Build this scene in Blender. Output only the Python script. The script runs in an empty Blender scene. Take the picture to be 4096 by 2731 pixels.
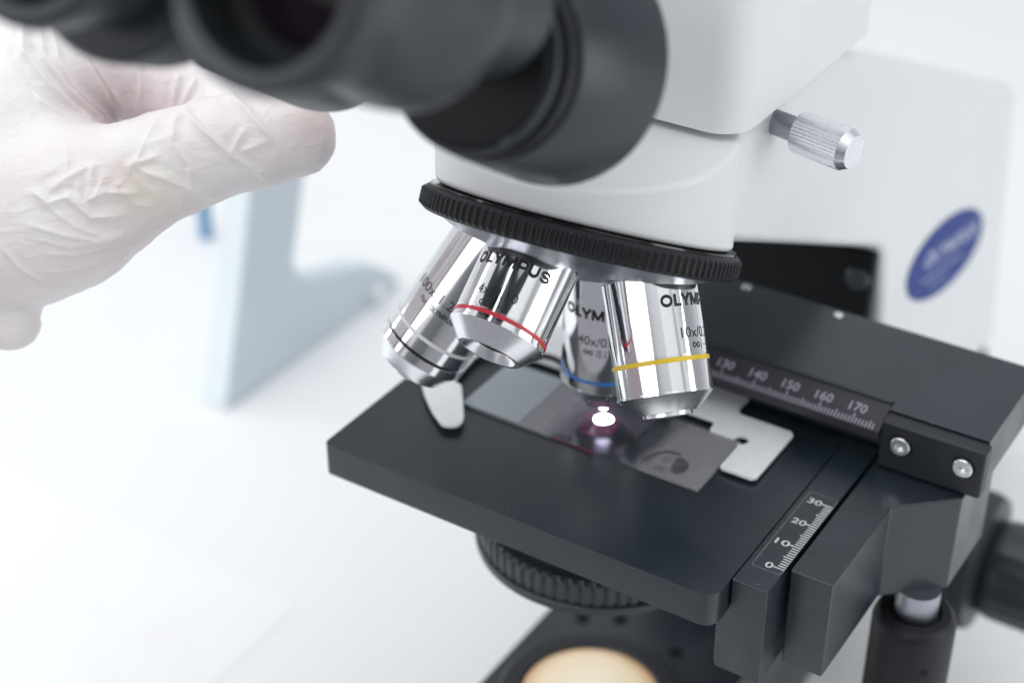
import bpy, bmesh, math, random
import numpy as np
from mathutils import Vector, Matrix, noise
random.seed(7)
C = bpy.context.scene.collection
SC = 0.001                                   # everything below is written in millimetres
PI = math.pi
# ------------------------------------------------------------------ camera, world, lamps, exposure
cr = Vector((0.8419, 0.5396, 0.0012)); cu_ = Vector((-0.2892, 0.4494, 0.8452)); cf = Vector((-0.4555, 0.7119, -0.5345))
cr = Vector((math.cos(math.radians(32.66)), math.sin(math.radians(32.66)), 0))
cf = Vector((-math.sin(math.radians(32.66)) * math.cos(math.radians(32.31)), math.cos(math.radians(32.66)) * math.cos(math.radians(32.31)), -math.sin(math.radians(32.31))))
cu_ = cr.cross(cf)
cam = bpy.data.cameras.new('camera'); camo = bpy.data.objects.new('camera', cam); C.objects.link(camo)
M = Matrix((cr, cu_, -cf)).transposed().to_4x4()
M.translation = Vector((231.74, -334.68, 279.04)) * SC
camo.matrix_world = M
cam.sensor_width = 36; cam.lens = 60.41; cam.clip_start = 0.01; cam.clip_end = 30
cam.dof.use_dof = True; cam.dof.focus_distance = 0.424; cam.dof.aperture_fstop = 7.2
bpy.context.scene.camera = camo

w = bpy.data.worlds.new('World'); bpy.context.scene.world = w; w.use_nodes = True
nt = w.node_tree; nt.nodes.clear()
out = nt.nodes.new('ShaderNodeOutputWorld'); bg = nt.nodes.new('ShaderNodeBackground')
tc = nt.nodes.new('ShaderNodeTexCoord'); gr = nt.nodes.new('ShaderNodeTexGradient'); gr.gradient_type = 'RADIAL'
rp = nt.nodes.new('ShaderNodeValToRGB'); rp.color_ramp.interpolation = 'LINEAR'
# room and photographer as light and dark bands, shaped to streak the chrome
stops = [(0.00, (.85, .86, .93)), (0.022, (1.1, 1.12, 1.14)), (0.045, (.42, .38, .41)), (0.185, (.44, .38, .40)), (0.20, (.85, .86, .88)), (0.215, (.75, .76, .78)), (0.228, (.24, .25, .27)),
         (0.295, (.17, .18, .20)), (0.310, (.30, .31, .32)), (0.372, (.30, .31, .31)), (0.388, (.92, .95, .92)), (0.47, (.98, 1.0, .97)), (0.488, (.22, .24, .25)), (0.505, (.90, .93, .93)),
         (0.56, (.55, .57, .60)), (0.60, (.95, .97, .98)), (0.66, (.55, .55, .58)), (0.70, (.92, .93, .95)), (0.80, (.95, .96, .98)), (0.88, (.62, .60, .65)), (0.94, (.93, .94, .98))]
cr_ = rp.color_ramp
cr_.elements[0].position = stops[0][0]; cr_.elements[0].color = (*stops[0][1], 1)
cr_.elements[1].position = 1.0; cr_.elements[1].color = (*stops[0][1], 1)
for p, c in stops[1:]:
    e = cr_.elements.new(p); e.color = (*c, 1)
nt.links.new(tc.outputs['Generated'], gr.inputs['Vector']); nt.links.new(gr.outputs['Fac'], rp.inputs['Fac'])
sep = nt.nodes.new('ShaderNodeSeparateXYZ'); nt.links.new(tc.outputs['Generated'], sep.inputs[0])
mr = nt.nodes.new('ShaderNodeMapRange'); mr.inputs['From Min'].default_value = 0.45; mr.inputs['From Max'].default_value = 0.75
nt.links.new(sep.outputs['Z'], mr.inputs['Value'])
mx = nt.nodes.new('ShaderNodeMix'); mx.data_type = 'RGBA'
nt.links.new(mr.outputs[0], mx.inputs[0]); nt.links.new(rp.outputs['Color'], mx.inputs[6]); mx.inputs[7].default_value = (1.15, 1.19, 1.22, 1)
mf = nt.nodes.new('ShaderNodeMapRange'); mf.inputs['From Min'].default_value = -.28; mf.inputs['From Max'].default_value = -.12; nt.links.new(sep.outputs['Z'], mf.inputs['Value'])
fl_ = nt.nodes.new('ShaderNodeMix'); fl_.data_type = 'RGBA'; nt.links.new(mf.outputs[0], fl_.inputs[0]); fl_.inputs[6].default_value = (.40, .40, .44, 1); nt.links.new(mx.outputs[2], fl_.inputs[7])
nt.links.new(fl_.outputs[2], bg.inputs['Color']); bg.inputs['Strength'].default_value = 0.78
nt.links.new(bg.outputs[0], out.inputs['Surface'])

def area(name, loc, target, sx, sy, energy, color):
    l = bpy.data.lights.new(name, 'AREA'); l.shape = 'RECTANGLE'; l.size = sx; l.size_y = sy; l.energy = energy; l.color = color
    o = bpy.data.objects.new(name, l); C.objects.link(o)
    o.location = loc; d = Vector(target) - Vector(loc); o.rotation_euler = d.to_track_quat('-Z', 'Y').to_euler()
    return o
area('ceiling_lamp', (-0.15, -0.05, 1.6), (0.0, 0.05, 0), 1.9, 1.3, 8.0, (.97, .99, 1.0))
area('window_and_fill_lamp', (-1.25, -0.10, 0.25), (0, 0, 0.05), 0.14, 0.9, 2.6, (.90, .97, 1.0))
area('window_and_fill_lamp', (-1.10, -0.62, 0.25), (0, 0, 0.05), 0.08, 0.9, 1.6, (.90, .97, 1.0))
area('window_and_fill_lamp', (1.35, 0.25, 0.10), (0.05, 0.05, -0.02), 0.5, 1.0, 5.0, (.97, 1.0, 1.0))
area('window_and_fill_lamp', (-0.35, -1.25, 0.75), (0.0, 0.0, 0.08), 1.3, 0.8, 6.5, (.98, .99, 1.0))  # unseen front fill, added to brighten the glove and the white housing
vs = bpy.context.scene.view_settings
vs.view_transform = 'Standard'; vs.look = 'None'; vs.exposure = 0.05; vs.gamma = 1.0; vs.use_curve_mapping = False
bpy.context.scene.cycles.max_bounces = 8

# ------------------------------------------------------------------ materials
def mat(name, col, rough=.4, metal=0., spec=.5, noise_amt=0., nscale=200., bump=0., bscale=900., coat=0., emis=None, estr=0., sss=0., col2=None, streak=None):
    m = bpy.data.materials.new(name); m.use_nodes = True; n = m.node_tree; p = n.nodes['Principled BSDF']
    p.inputs['Base Color'].default_value = (*col, 1); p.inputs['Roughness'].default_value = rough; p.inputs['Metallic'].default_value = metal
    p.inputs['Specular IOR Level'].default_value = spec; p.inputs['Coat Weight'].default_value = coat
    tcn = n.nodes.new('ShaderNodeTexCoord')
    if noise_amt or col2:
        nz = n.nodes.new('ShaderNodeTexNoise'); nz.inputs['Scale'].default_value = nscale; nz.inputs['Detail'].default_value = 5
        n.links.new(tcn.outputs['Object'], nz.inputs['Vector'])
        r = n.nodes.new('ShaderNodeValToRGB'); r.color_ramp.elements[0].position = .35; r.color_ramp.elements[1].position = .68
        c2 = col2 or tuple(min(1, c * (1 + noise_amt)) for c in col)
        r.color_ramp.elements[0].color = (*[c * (1 - noise_amt) for c in col], 1); r.color_ramp.elements[1].color = (*c2, 1)
        n.links.new(nz.outputs['Fac'], r.inputs['Fac']); n.links.new(r.outputs['Color'], p.inputs['Base Color'])
        rr = n.nodes.new('ShaderNodeMapRange'); rr.inputs['To Min'].default_value = rough * .85; rr.inputs['To Max'].default_value = min(1, rough * 1.15)
        n.links.new(nz.outputs['Fac'], rr.inputs['Value']); n.links.new(rr.outputs[0], p.inputs['Roughness'])
    if bump:
        nb = n.nodes.new('ShaderNodeTexNoise'); nb.inputs['Scale'].default_value = bscale; nb.inputs['Detail'].default_value = 3
        n.links.new(tcn.outputs['Object'], nb.inputs['Vector'])
        b = n.nodes.new('ShaderNodeBump'); b.inputs['Strength'].default_value = bump; b.inputs['Distance'].default_value = .0002
        n.links.new(nb.outputs['Fac'], b.inputs['Height']); n.links.new(b.outputs['Normal'], p.inputs['Normal'])
    if emis:
        p.inputs['Emission Color'].default_value = (*emis, 1); p.inputs['Emission Strength'].default_value = estr
    if sss:
        p.inputs['Subsurface Weight'].default_value = sss; p.inputs['Subsurface Radius'].default_value = (1, .6, .5); p.inputs['Subsurface Scale'].default_value = .003
    return m
MT = dict(
    white=mat('white_enamel', (.77, .785, .805), .38, noise_amt=.015, nscale=40),
    head=mat('white_head_enamel', (.80, .825, .825), .45, noise_amt=.015, nscale=40),
    table=mat('white_laminate', (.87, .875, .88), .42, noise_amt=.012, nscale=6, spec=.3),
    wall=mat('pale_wall_paint', (.66, .66, .685), .8, noise_amt=.01, nscale=3),
    black=mat('black_anodised', (.011, .019, .028), .31, noise_amt=.12, nscale=60, bump=.05, bscale=2500, spec=.75),
    blackside=mat('black_cast_paint', (.014, .017, .024), .45, noise_amt=.08, nscale=80, bump=.25, bscale=2200),
    rubber=mat('black_rubber', (.009, .010, .013), .48, noise_amt=.15, nscale=300, bump=.2, bscale=3000, spec=.35),
    block=mat('grey_cast_paint', (.015, .022, .031), .33, noise_amt=.08, nscale=90, bump=.12, bscale=1800, spec=.65, coat=.08),
    grey=mat('dark_grey_plastic', (.021, .029, .037), .37, noise_amt=.06, nscale=60, bump=.1, bscale=1500),
    pit=mat('matt_black', (.008, .010, .012), .7, spec=.2, noise_amt=.1),
    gloss=mat('gloss_black', (.012, .012, .014), .12, noise_amt=.05),
    chrome=mat('polished_chrome', (.86, .87, .89), .075, 1., noise_amt=.02, nscale=900),
    cone=mat('satin_chrome', (.84, .85, .88), .26, 1., noise_amt=.02, nscale=900), tip=mat('matt_nickel_tip', (.85, .85, .87), .5, .4, noise_amt=.03),
    satin=mat('satin_metal', (.40, .42, .47), .36, 1., noise_amt=.04, nscale=600, bump=.15, bscale=4000),
    alu=mat('bright_aluminium', (.84, .84, .88), .27, 1., noise_amt=.04, nscale=700, bump=.1, bscale=4000),
    steel=mat('brushed_steel_plate', (.90, .92, .94), .32, .12, noise_amt=.03, nscale=300),
    red=mat('red_enamel', (.62, .035, .06), .3, noise_amt=.04), yellow=mat('yellow_enamel', (.80, .55, .02), .3, noise_amt=.04),
    blue=mat('blue_enamel', (.05, .22, .62), .3, noise_amt=.04), whitering=mat('white_ring_enamel', (.80, .80, .82), .4, noise_amt=.02),
    ink=mat('black_ink', (.012, .012, .014), .45, noise_amt=.1), inkw=mat('white_ink', (.62, .64, .66), .6, noise_amt=.08, nscale=800),
    inkblue=mat('pale_blue_ink', (.46, .51, .68), .6, noise_amt=.05),
    inkgrey=mat('grey_ink_outline', (.16, .18, .20), .6, noise_amt=.2, nscale=500),
    scale=mat('dark_scale_plate', (.030, .027, .040), .5, noise_amt=.05), inkv=mat('faded_scale_ink', (.34, .31, .37), .6, noise_amt=.1, nscale=500),
    sticker=mat('blue_sticker', (.022, .050, .25), .5, spec=.15, noise_amt=.05), lens=mat('coated_lens_glass', (.010, .006, .010), .06, spec=.12, noise_amt=.1),
    lamp=mat('lit_frosted_lens', (.85, .72, .52), .35, emis=(1.0, .80, .52), estr=.42, noise_amt=.02),
    beam=mat('condenser_light', (1, 1, 1), .5, emis=(1., .97, 1.), estr=22, noise_amt=.01),
    bluegrey=mat('blue_grey_enamel', (.68, .755, .82), .5, noise_amt=.02, nscale=20),
    bluegrey_lit=mat('blue_grey_enamel_lit', (.79, .85, .89), .5, noise_amt=.02, nscale=20),  # paler copy of the stand's colour, for its lit front face
    pen=mat('blue_pen_plastic', (.07, .28, .50), .35, noise_amt=.05),
    clear=mat('white_knob_plastic', (.85, .86, .87), .2, noise_amt=.02),
    frost=mat('frosted_slide_glass', (.36, .40, .44), .42, noise_amt=.04, nscale=120),
    smear=mat('dried_smear', (.24, .225, .245), .35, noise_amt=.3, nscale=250),
    drop=mat('dried_drop', (.10, .09, .105), .4, noise_amt=.3, nscale=400),
    stain_halo=mat('pink_stain_and_halo', (.26, .040, .125), .3, noise_amt=.45, nscale=350),  # specimen stain, its pink also standing for the light spot's halo
    edgeglow=mat('rose_edge_glow', (.17, .018, .055), .3, noise_amt=.3, nscale=200),  # rose glow of the glass edge, put into the colour
    nail=mat('faint_pink', (.80, .70, .71), .5, noise_amt=.02),
)
# paper with very faint rose printing
def lamp_grade(m):
    n = m.node_tree; p = n.nodes['Principled BSDF']; t = n.nodes.new('ShaderNodeTexCoord'); mp = n.nodes.new('ShaderNodeMapping')
    mp.inputs['Location'].default_value = (.0002, .0947, 0); mp.inputs['Scale'].default_value = (1, 1, 0)
    n.links.new(t.outputs['Object'], mp.inputs['Vector']); v = n.nodes.new('ShaderNodeVectorMath'); v.operation = 'LENGTH'; n.links.new(mp.outputs[0], v.inputs[0])
    mr_ = n.nodes.new('ShaderNodeMapRange'); mr_.inputs['From Min'].default_value = .004; mr_.inputs['From Max'].default_value = .021; n.links.new(v.outputs['Value'], mr_.inputs['Value'])
    r = n.nodes.new('ShaderNodeValToRGB'); r.color_ramp.elements[0].color = (1.0, .93, .76, 1); r.color_ramp.elements[1].color = (.62, .36, .16, 1)
    e = r.color_ramp.elements.new(.72); e.color = (.95, .78, .54, 1)
    n.links.new(mr_.outputs[0], r.inputs['Fac']); n.links.new(r.outputs['Color'], p.inputs['Emission Color']); p.inputs['Emission Strength'].default_value = .62
    for l in list(n.links):
        if l.to_socket == p.inputs['Base Color']: n.links.remove(l)
    p.inputs['Base Color'].default_value = (.30, .26, .20, 1); p.inputs['Coat Weight'].default_value = .5; p.inputs['Coat Roughness'].default_value = .1
lamp_grade(MT['lamp'])
def paper_mat():
    m = mat('pale_paper', (.88, .91, .93), .7, noise_amt=.01)
    n = m.node_tree; p = n.nodes['Principled BSDF']; t = n.nodes.new('ShaderNodeTexCoord')
    nz = n.nodes.new('ShaderNodeTexNoise'); nz.inputs['Scale'].default_value = 14; nz.inputs['Detail'].default_value = 1; nz.inputs['Distortion'].default_value = 1.2
    n.links.new(t.outputs['Object'], nz.inputs['Vector']); r = n.nodes.new('ShaderNodeValToRGB')
    r.color_ramp.elements[0].position = .42; r.color_ramp.elements[0].color = (.885, .90, .905, 1); r.color_ramp.elements[1].position = .62; r.color_ramp.elements[1].color = (.88, .865, .88, 1)
    n.links.new(nz.outputs['Fac'], r.inputs['Fac']); n.links.new(r.outputs['Color'], p.inputs['Base Color']); return m
MT['paper'] = paper_mat()
def dust(m, dens=230):
    n = m.node_tree; p = n.nodes['Principled BSDF']; t = n.nodes.new('ShaderNodeTexCoord'); v = n.nodes.new('ShaderNodeTexVoronoi'); v.inputs['Scale'].default_value = dens
    n.links.new(t.outputs['Object'], v.inputs['Vector']); lt = n.nodes.new('ShaderNodeMath'); lt.operation = 'LESS_THAN'; lt.inputs[1].default_value = .034; n.links.new(v.outputs['Distance'], lt.inputs[0])
    sp = n.nodes.new('ShaderNodeSeparateColor'); n.links.new(v.outputs['Color'], sp.inputs[0]); gt = n.nodes.new('ShaderNodeMath'); gt.operation = 'GREATER_THAN'; gt.inputs[1].default_value = .82; n.links.new(sp.outputs[0], gt.inputs[0])
    mu = n.nodes.new('ShaderNodeMath'); mu.operation = 'MULTIPLY'; n.links.new(lt.outputs[0], mu.inputs[0]); n.links.new(gt.outputs[0], mu.inputs[1])
    mxx = n.nodes.new('ShaderNodeMix'); mxx.data_type = 'RGBA'; n.links.new(mu.outputs[0], mxx.inputs[0])
    src = [l.from_socket for l in n.links if l.to_socket == p.inputs['Base Color']][0]
    n.links.new(src, mxx.inputs[6]); mxx.inputs[7].default_value = (.32, .34, .36, 1); n.links.new(mxx.outputs[2], p.inputs['Base Color'])
for k_ in ('black', 'blackside', 'block'): dust(MT[k_])
def smudge(m, lo, hi):
    n = m.node_tree; p = n.nodes['Principled BSDF']; t = n.nodes.new('ShaderNodeTexCoord'); nz = n.nodes.new('ShaderNodeTexNoise')
    nz.inputs['Scale'].default_value = 26; nz.inputs['Detail'].default_value = 6; nz.inputs['Distortion'].default_value = 1.5; n.links.new(t.outputs['Object'], nz.inputs['Vector'])
    r = n.nodes.new('ShaderNodeMapRange'); r.inputs['From Min'].default_value = .38; r.inputs['From Max'].default_value = .66; r.inputs['To Min'].default_value = lo; r.inputs['To Max'].default_value = hi
    n.links.new(nz.outputs['Fac'], r.inputs['Value']); n.links.new(r.outputs[0], p.inputs['Roughness'])
smudge(MT['black'], .28, .42); smudge(MT['chrome'], .05, .13); smudge(MT['block'], .28, .42)
HU_, HV_, HW_ = cr, -cu_, cf
def glove_mat():
    m = bpy.data.materials.new('latex_glove'); m.use_nodes = True; n = m.node_tree; p = n.nodes['Principled BSDF']
    t = n.nodes.new('ShaderNodeTexCoord')
    nz = n.nodes.new('ShaderNodeTexNoise'); nz.inputs['Scale'].default_value = 20; nz.inputs['Detail'].default_value = 2; nz.inputs['Distortion'].default_value = .5
    n.links.new(t.outputs['Object'], nz.inputs['Vector']); r = n.nodes.new('ShaderNodeValToRGB')
    r.color_ramp.elements[0].position = .38; r.color_ramp.elements[0].color = (.86, .835, .84, 1); r.color_ramp.elements[1].position = .72; r.color_ramp.elements[1].color = (.79, .70, .70, 1)
    n.links.new(nz.outputs['Fac'], r.inputs['Fac']); n.links.new(r.outputs['Color'], p.inputs['Base Color'])
    last = r.outputs['Color']
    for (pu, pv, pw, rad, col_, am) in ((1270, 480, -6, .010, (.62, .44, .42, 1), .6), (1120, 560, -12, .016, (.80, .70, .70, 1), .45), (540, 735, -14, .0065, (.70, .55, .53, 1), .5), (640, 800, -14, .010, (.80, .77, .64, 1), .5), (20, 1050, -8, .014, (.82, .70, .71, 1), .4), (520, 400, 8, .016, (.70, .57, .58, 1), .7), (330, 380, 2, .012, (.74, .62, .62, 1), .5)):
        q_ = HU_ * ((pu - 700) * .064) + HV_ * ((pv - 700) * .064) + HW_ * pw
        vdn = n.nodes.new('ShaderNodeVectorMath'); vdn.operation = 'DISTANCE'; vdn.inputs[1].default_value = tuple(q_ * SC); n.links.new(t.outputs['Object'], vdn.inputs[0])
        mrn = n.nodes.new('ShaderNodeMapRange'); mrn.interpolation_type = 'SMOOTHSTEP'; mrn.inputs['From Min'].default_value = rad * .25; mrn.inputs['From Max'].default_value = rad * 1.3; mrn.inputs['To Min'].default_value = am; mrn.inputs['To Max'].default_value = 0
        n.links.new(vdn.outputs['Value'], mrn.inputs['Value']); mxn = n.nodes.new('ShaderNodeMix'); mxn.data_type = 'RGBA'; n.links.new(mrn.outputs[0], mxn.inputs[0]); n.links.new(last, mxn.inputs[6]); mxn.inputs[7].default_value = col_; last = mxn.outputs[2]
    n.links.new(last, p.inputs['Base Color'])
    p.inputs['Roughness'].default_value = .42; p.inputs['Subsurface Weight'].default_value = .25; p.inputs['Subsurface Radius'].default_value = (1, .55, .5); p.inputs['Subsurface Scale'].default_value = .003
    mp = n.nodes.new('ShaderNodeMapping'); mp.inputs['Rotation'].default_value = (.3, .5, .9); mp.inputs['Scale'].default_value = (1, 1, 3.5)
    n.links.new(t.outputs['Object'], mp.inputs['Vector'])
    n2 = n.nodes.new('ShaderNodeTexNoise'); n2.inputs['Scale'].default_value = 150; n2.inputs['Detail'].default_value = 6; n2.inputs['Distortion'].default_value = 1.0
    n.links.new(mp.outputs[0], n2.inputs['Vector'])
    b = n.nodes.new('ShaderNodeBump'); b.inputs['Strength'].default_value = .6; b.inputs['Distance'].default_value = .0006
    n.links.new(n2.outputs['Fac'], b.inputs['Height']); n.links.new(b.outputs['Normal'], p.inputs['Normal'])
    return m
MT['glove'] = glove_mat()

# ------------------------------------------------------------------ mesh helpers
class MB:
    def __init__(s): s.v = []; s.f = []
    def add(s, vs, fs):
        o = len(s.v); s.v += [tuple(x) for x in vs]; s.f += [tuple(i + o for i in f) for f in fs]; return s
    def box(s, x0, x1, y0, y1, z0, z1):
        return s.add([(x, y, z) for z in (z0, z1) for x, y in ((x0, y0), (x1, y0), (x1, y1), (x0, y1))],
                     [(3, 2, 1, 0), (4, 5, 6, 7), (0, 1, 5, 4), (1, 2, 6, 5), (2, 3, 7, 6), (3, 0, 4, 7)])
    def loops(s, A, B, capA=True, capB=True):
        n = len(A); fs = [(i, (i + 1) % n, n + (i + 1) % n, n + i) for i in range(n)]
        if capA: fs.append(tuple(range(n - 1, -1, -1)))
        if capB: fs.append(tuple(range(n, 2 * n)))
        return s.add(list(A) + list(B), fs)
    def lathe(s, prof, org, ax, seg=96, rf=None, closed=False):
        ax = Vector(ax).normalized(); org = Vector(org)
        x = Vector((1, 0, 0)) - ax * ax.x
        if x.length < .2: x = Vector((0, 1, 0)) - ax * ax.y
        x.normalize(); y = ax.cross(x)
        vs = []
        for (r, t) in prof:
            for i in range(seg):
                a = 2 * PI * i / seg; rr = rf(r, t, a) if rf else r
                vs.append(org + ax * t + (x * math.cos(a) + y * math.sin(a)) * rr)
        fs = []
        for k in range(len(prof) - 1):
            for i in range(seg):
                j = (i + 1) % seg
                fs.append((k * seg + i, k * seg + j, (k + 1) * seg + j, (k + 1) * seg + i))
        if prof[0][0] > 1e-6: fs.append(tuple(range(seg - 1, -1, -1))) if not closed else None
        if prof[-1][0] > 1e-6: fs.append(tuple(range((len(prof) - 1) * seg, len(prof) * seg))) if not closed else None
        return s.add(vs, [f for f in fs if f])
    def tube(s, pts, r, seg=10):
        pts = [Vector(p) for p in pts]; rings = []
        for i, p in enumerate(pts):
            d = (pts[min(i + 1, len(pts) - 1)] - pts[max(i - 1, 0)]).normalized()
            x = d.orthogonal().normalized() if i == 0 else (px - d * px.dot(d)).normalized(); px = x; y = d.cross(x)
            rings.append([p + (x * math.cos(2 * PI * k / seg) + y * math.sin(2 * PI * k / seg)) * r for k in range(seg)])
        vs = [v for q in rings for v in q]; fs = []
        for k in range(len(rings) - 1):
            for i in range(seg):
                j = (i + 1) % seg; fs.append((k * seg + i, k * seg + j, (k + 1) * seg + j, (k + 1) * seg + i))
        fs += [tuple(range(seg - 1, -1, -1)), tuple(range((len(rings) - 1) * seg, len(rings) * seg))]
        return s.add(vs, fs)
    def poly(s, outer, holes=(), z0=0, z1=1):
        """flat plate in x,y with optional holes"""
        bm = bmesh.new()
        def ring(pts):
            vs = [bm.verts.new((p[0], p[1], z0)) for p in pts]
            return [bm.edges.new((vs[i], vs[(i + 1) % len(vs)])) for i in range(len(vs))]
        es = ring(outer)
        for h in holes: es += ring(h)
        bmesh.ops.triangle_fill(bm, edges=es, use_beauty=True)
        g = bmesh.ops.extrude_face_region(bm, geom=bm.faces[:])
        for v in g['geom']:
            if isinstance(v, bmesh.types.BMVert): v.co.z = z1
        bmesh.ops.recalc_face_normals(bm, faces=bm.faces[:]); bm.verts.ensure_lookup_table(); bm.verts.index_update()
        s.add([v.co[:] for v in bm.verts], [[v.index for v in f.verts] for f in bm.faces]); bm.free(); return s
    def build(s, name, m, parent=None, bevel=0, segs=3, angle=35, smooth=True, org=None):
        o0 = Vector(org) if org is not None else (Vector(parent['_o']) if parent is not None else Vector((0, 0, 0)))
        me = bpy.data.meshes.new(name)
        me.from_pydata([tuple((Vector(v) - o0) * SC) for v in s.v], [], s.f)
        bm = bmesh.new(); bm.from_mesh(me); bmesh.ops.recalc_face_normals(bm, faces=bm.faces[:]); bm.to_mesh(me); bm.free()
        me.materials.append(MT[m]); o = bpy.data.objects.new(name, me); C.objects.link(o)
        if smooth:
            me.shade_smooth(); me.set_sharp_from_angle(angle=math.radians(angle))
        if bevel:
            b = o.modifiers.new('bevel', 'BEVEL'); b.width = bevel * SC; b.segments = segs; b.limit_method = 'ANGLE'; b.angle_limit = math.radians(40)
            b.harden_normals = True
        o['_o'] = tuple(o0)
        if parent is not None: o.parent = parent
        else: o.location = o0 * SC
        return o
def thing(name, label, cat, loc, group=None):
    o = bpy.data.objects.new(name, None); C.objects.link(o); o.location = Vector(loc) * SC; o.empty_display_size = .01
    o['_o'] = tuple(loc); o['label'] = label; o['category'] = cat
    if group: o['group'] = group
    return o
def rect(x0, x1, y0, y1, r=0, n=5, rs=None):
    rs = rs or (r, r, r, r); pts = []
    for (cx, cy, a0), rr in zip(((x0, y0, PI), (x1, y0, 1.5 * PI), (x1, y1, 0), (x0, y1, .5 * PI)), rs):
        if rr <= 0: pts.append((cx, cy)); continue
        ox = cx + rr * (1 if cx == x0 else -1); oy = cy + rr * (1 if cy == y0 else -1)
        pts += [(ox + rr * math.cos(a0 + .5 * PI * i / n), oy + rr * math.sin(a0 + .5 * PI * i / n)) for i in range(n + 1)]
    return pts
def circle(cx, cy, r, n=48): return [(cx + r * math.cos(2 * PI * i / n), cy + r * math.sin(2 * PI * i / n)) for i in range(n)]
def round_poly(pts, r, n=4):
    out = []; N = len(pts)
    for i, p in enumerate(pts):
        rr = r[i] if isinstance(r, (list, tuple)) else r
        P = Vector(p); A = Vector(pts[i - 1]) - P; B = Vector(pts[(i + 1) % N]) - P
        if rr <= 0: out.append(tuple(P)); continue
        d = min(rr, A.length * .45, B.length * .45); a = P + A.normalized() * d; b = P + B.normalized() * d
        for k in range(n + 1):
            t = k / n; out.append(tuple(a * (1 - t) ** 2 + P * 2 * t * (1 - t) + b * t * t))
    return out
def text_mesh(txt, bold=0., width=None, height=None):
    """(verts 2d, faces) of a word, lower left corner at 0,0, scaled to the given width / height in mm"""
    cu = bpy.data.curves.new('t', 'FONT'); cu.body = txt; cu.offset = bold; cu.resolution_u = 4; cu.fill_mode = 'FRONT'
    ob = bpy.data.objects.new('t', cu); C.objects.link(ob)
    dg = bpy.context.evaluated_depsgraph_get(); dg.update()
    me = bpy.data.meshes.new_from_object(ob.evaluated_get(dg))
    bm = bmesh.new(); bm.from_mesh(me); bmesh.ops.triangulate(bm, faces=bm.faces[:])
    bmesh.ops.remove_doubles(bm, verts=bm.verts[:], dist=1e-5)
    for _ in range(2):
        L = [e for e in bm.edges if e.calc_length() > .10]
        if L: bmesh.ops.subdivide_edges(bm, edges=L, cuts=1); bmesh.ops.triangulate(bm, faces=bm.faces[:])
    bm.verts.index_update(); v = [tuple(x.co[:2]) for x in bm.verts]; f = [[x.index for x in q.verts] for q in bm.faces]; bm.free()
    bpy.data.objects.remove(ob); bpy.data.curves.remove(cu); bpy.data.meshes.remove(me)
    x0 = min(a[0] for a in v); x1 = max(a[0] for a in v); y0 = min(a[1] for a in v); y1 = max(a[1] for a in v)
    sy = height / (y1 - y0) if height else None; sx = width / (x1 - x0) if width else sy
    sy = sy or sx
    return [((a[0] - x0) * sx, (a[1] - y0) * sy) for a in v], f

def strip2d(pts, w_, closed=False):
    P = [Vector(p) for p in pts]; n = len(P); v, f = [], []
    for i in range(n):
        a = P[i - 1] if (i > 0 or closed) else P[i]; b = P[(i + 1) % n] if (i < n - 1 or closed) else P[i]
        d1 = (P[i] - a).normalized() if (P[i] - a).length > 1e-6 else (b - P[i]).normalized(); d2 = (b - P[i]).normalized() if (b - P[i]).length > 1e-6 else d1
        m = (d1 + d2).normalized(); nn = Vector((-m.y, m.x)); k = 1 / max(.5, nn.dot(Vector((-d1.y, d1.x))))
        v += [tuple(P[i] + nn * w_ * k / 2), tuple(P[i] - nn * w_ * k / 2)]
    for i in range(n if closed else n - 1):
        j = (i + 1) % n; f.append((2 * i, 2 * i + 1, 2 * j + 1, 2 * j))
    return v, f
def arc2(cx, cy, rx, ry, a0, a1, n=14): return [(cx + rx * math.cos(math.radians(a0 + (a1 - a0) * i / n)), cy + ry * math.sin(math.radians(a0 + (a1 - a0) * i / n))) for i in range(n + 1)]
def heavy_word(width, height):
    """the maker's wordmark in wide heavy capitals, unit glyph height 1"""
    g = []; S_ = .27; x = 0
    def put(pts, wd=S_, closed=False, dx=0): g.append((*strip2d([(a + x + dx, b) for a, b in pts], wd, closed),))
    def seg(a, b, n=6): return [(a[0] + (b[0] - a[0]) * i / n, a[1] + (b[1] - a[1]) * i / n) for i in range(n + 1)]
    put(arc2(.64, .5, .50, .385, 0, 360, 28)[:-1], .26, True); x += 1.40
    put(seg((.15, 0), (.15, 1)), .30); put(seg((.15, .115), (.86, .115)), .23); x += .90
    put(seg((.08, 1), (.58, .42)), .30); put(seg((1.08, 1), (.58, .42)), .30); put(seg((.58, 0), (.58, .50)), .30); x += 1.22
    put(seg((.15, 0), (.15, 1)), .29); put(seg((1.25, 0), (1.25, 1)), .29); put(seg((.18, .98), (.70, .10)), .30); put(seg((1.22, .98), (.70, .10)), .30); x += 1.52
    put(seg((.15, 0), (.15, 1)), .30); put([(.15, .88), (.60, .88)] + arc2(.66, .62, .27, .26, 90, -90) + [(.15, .36)], .24); x += 1.16
    put([(.15, 1), (.15, .7), (.15, .45)] + arc2(.56, .42, .41, .30, 180, 360) + [(.97, .7), (.97, 1)], .28); x += 1.26
    put([(1.02, .80)] + arc2(.56, .68, .40, .205, 20, 270, 16) + arc2(.56, .32, .42, .205, 90, -160, 16) + [(.08, .22)], .24); x += 1.12
    v, f = [], []
    for a, b in g:
        o = len(v); v += [(p[0] / x * width, p[1] * height) for p in a]; f += [tuple(i + o for i in q) for q in b]
    return v, f

# ------------------------------------------------------------------ the setting
def struct(name, mb, m, **k):
    o = mb.build(name, m, **k); o['kind'] = 'structure'; return o
struct('tabletop', MB().box(-1400, 1100, -205, 1190, -185, -160), 'table')
struct('wall', MB().box(-2600, 2600, 1200, 1240, -900, 1500), 'wall')

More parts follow.
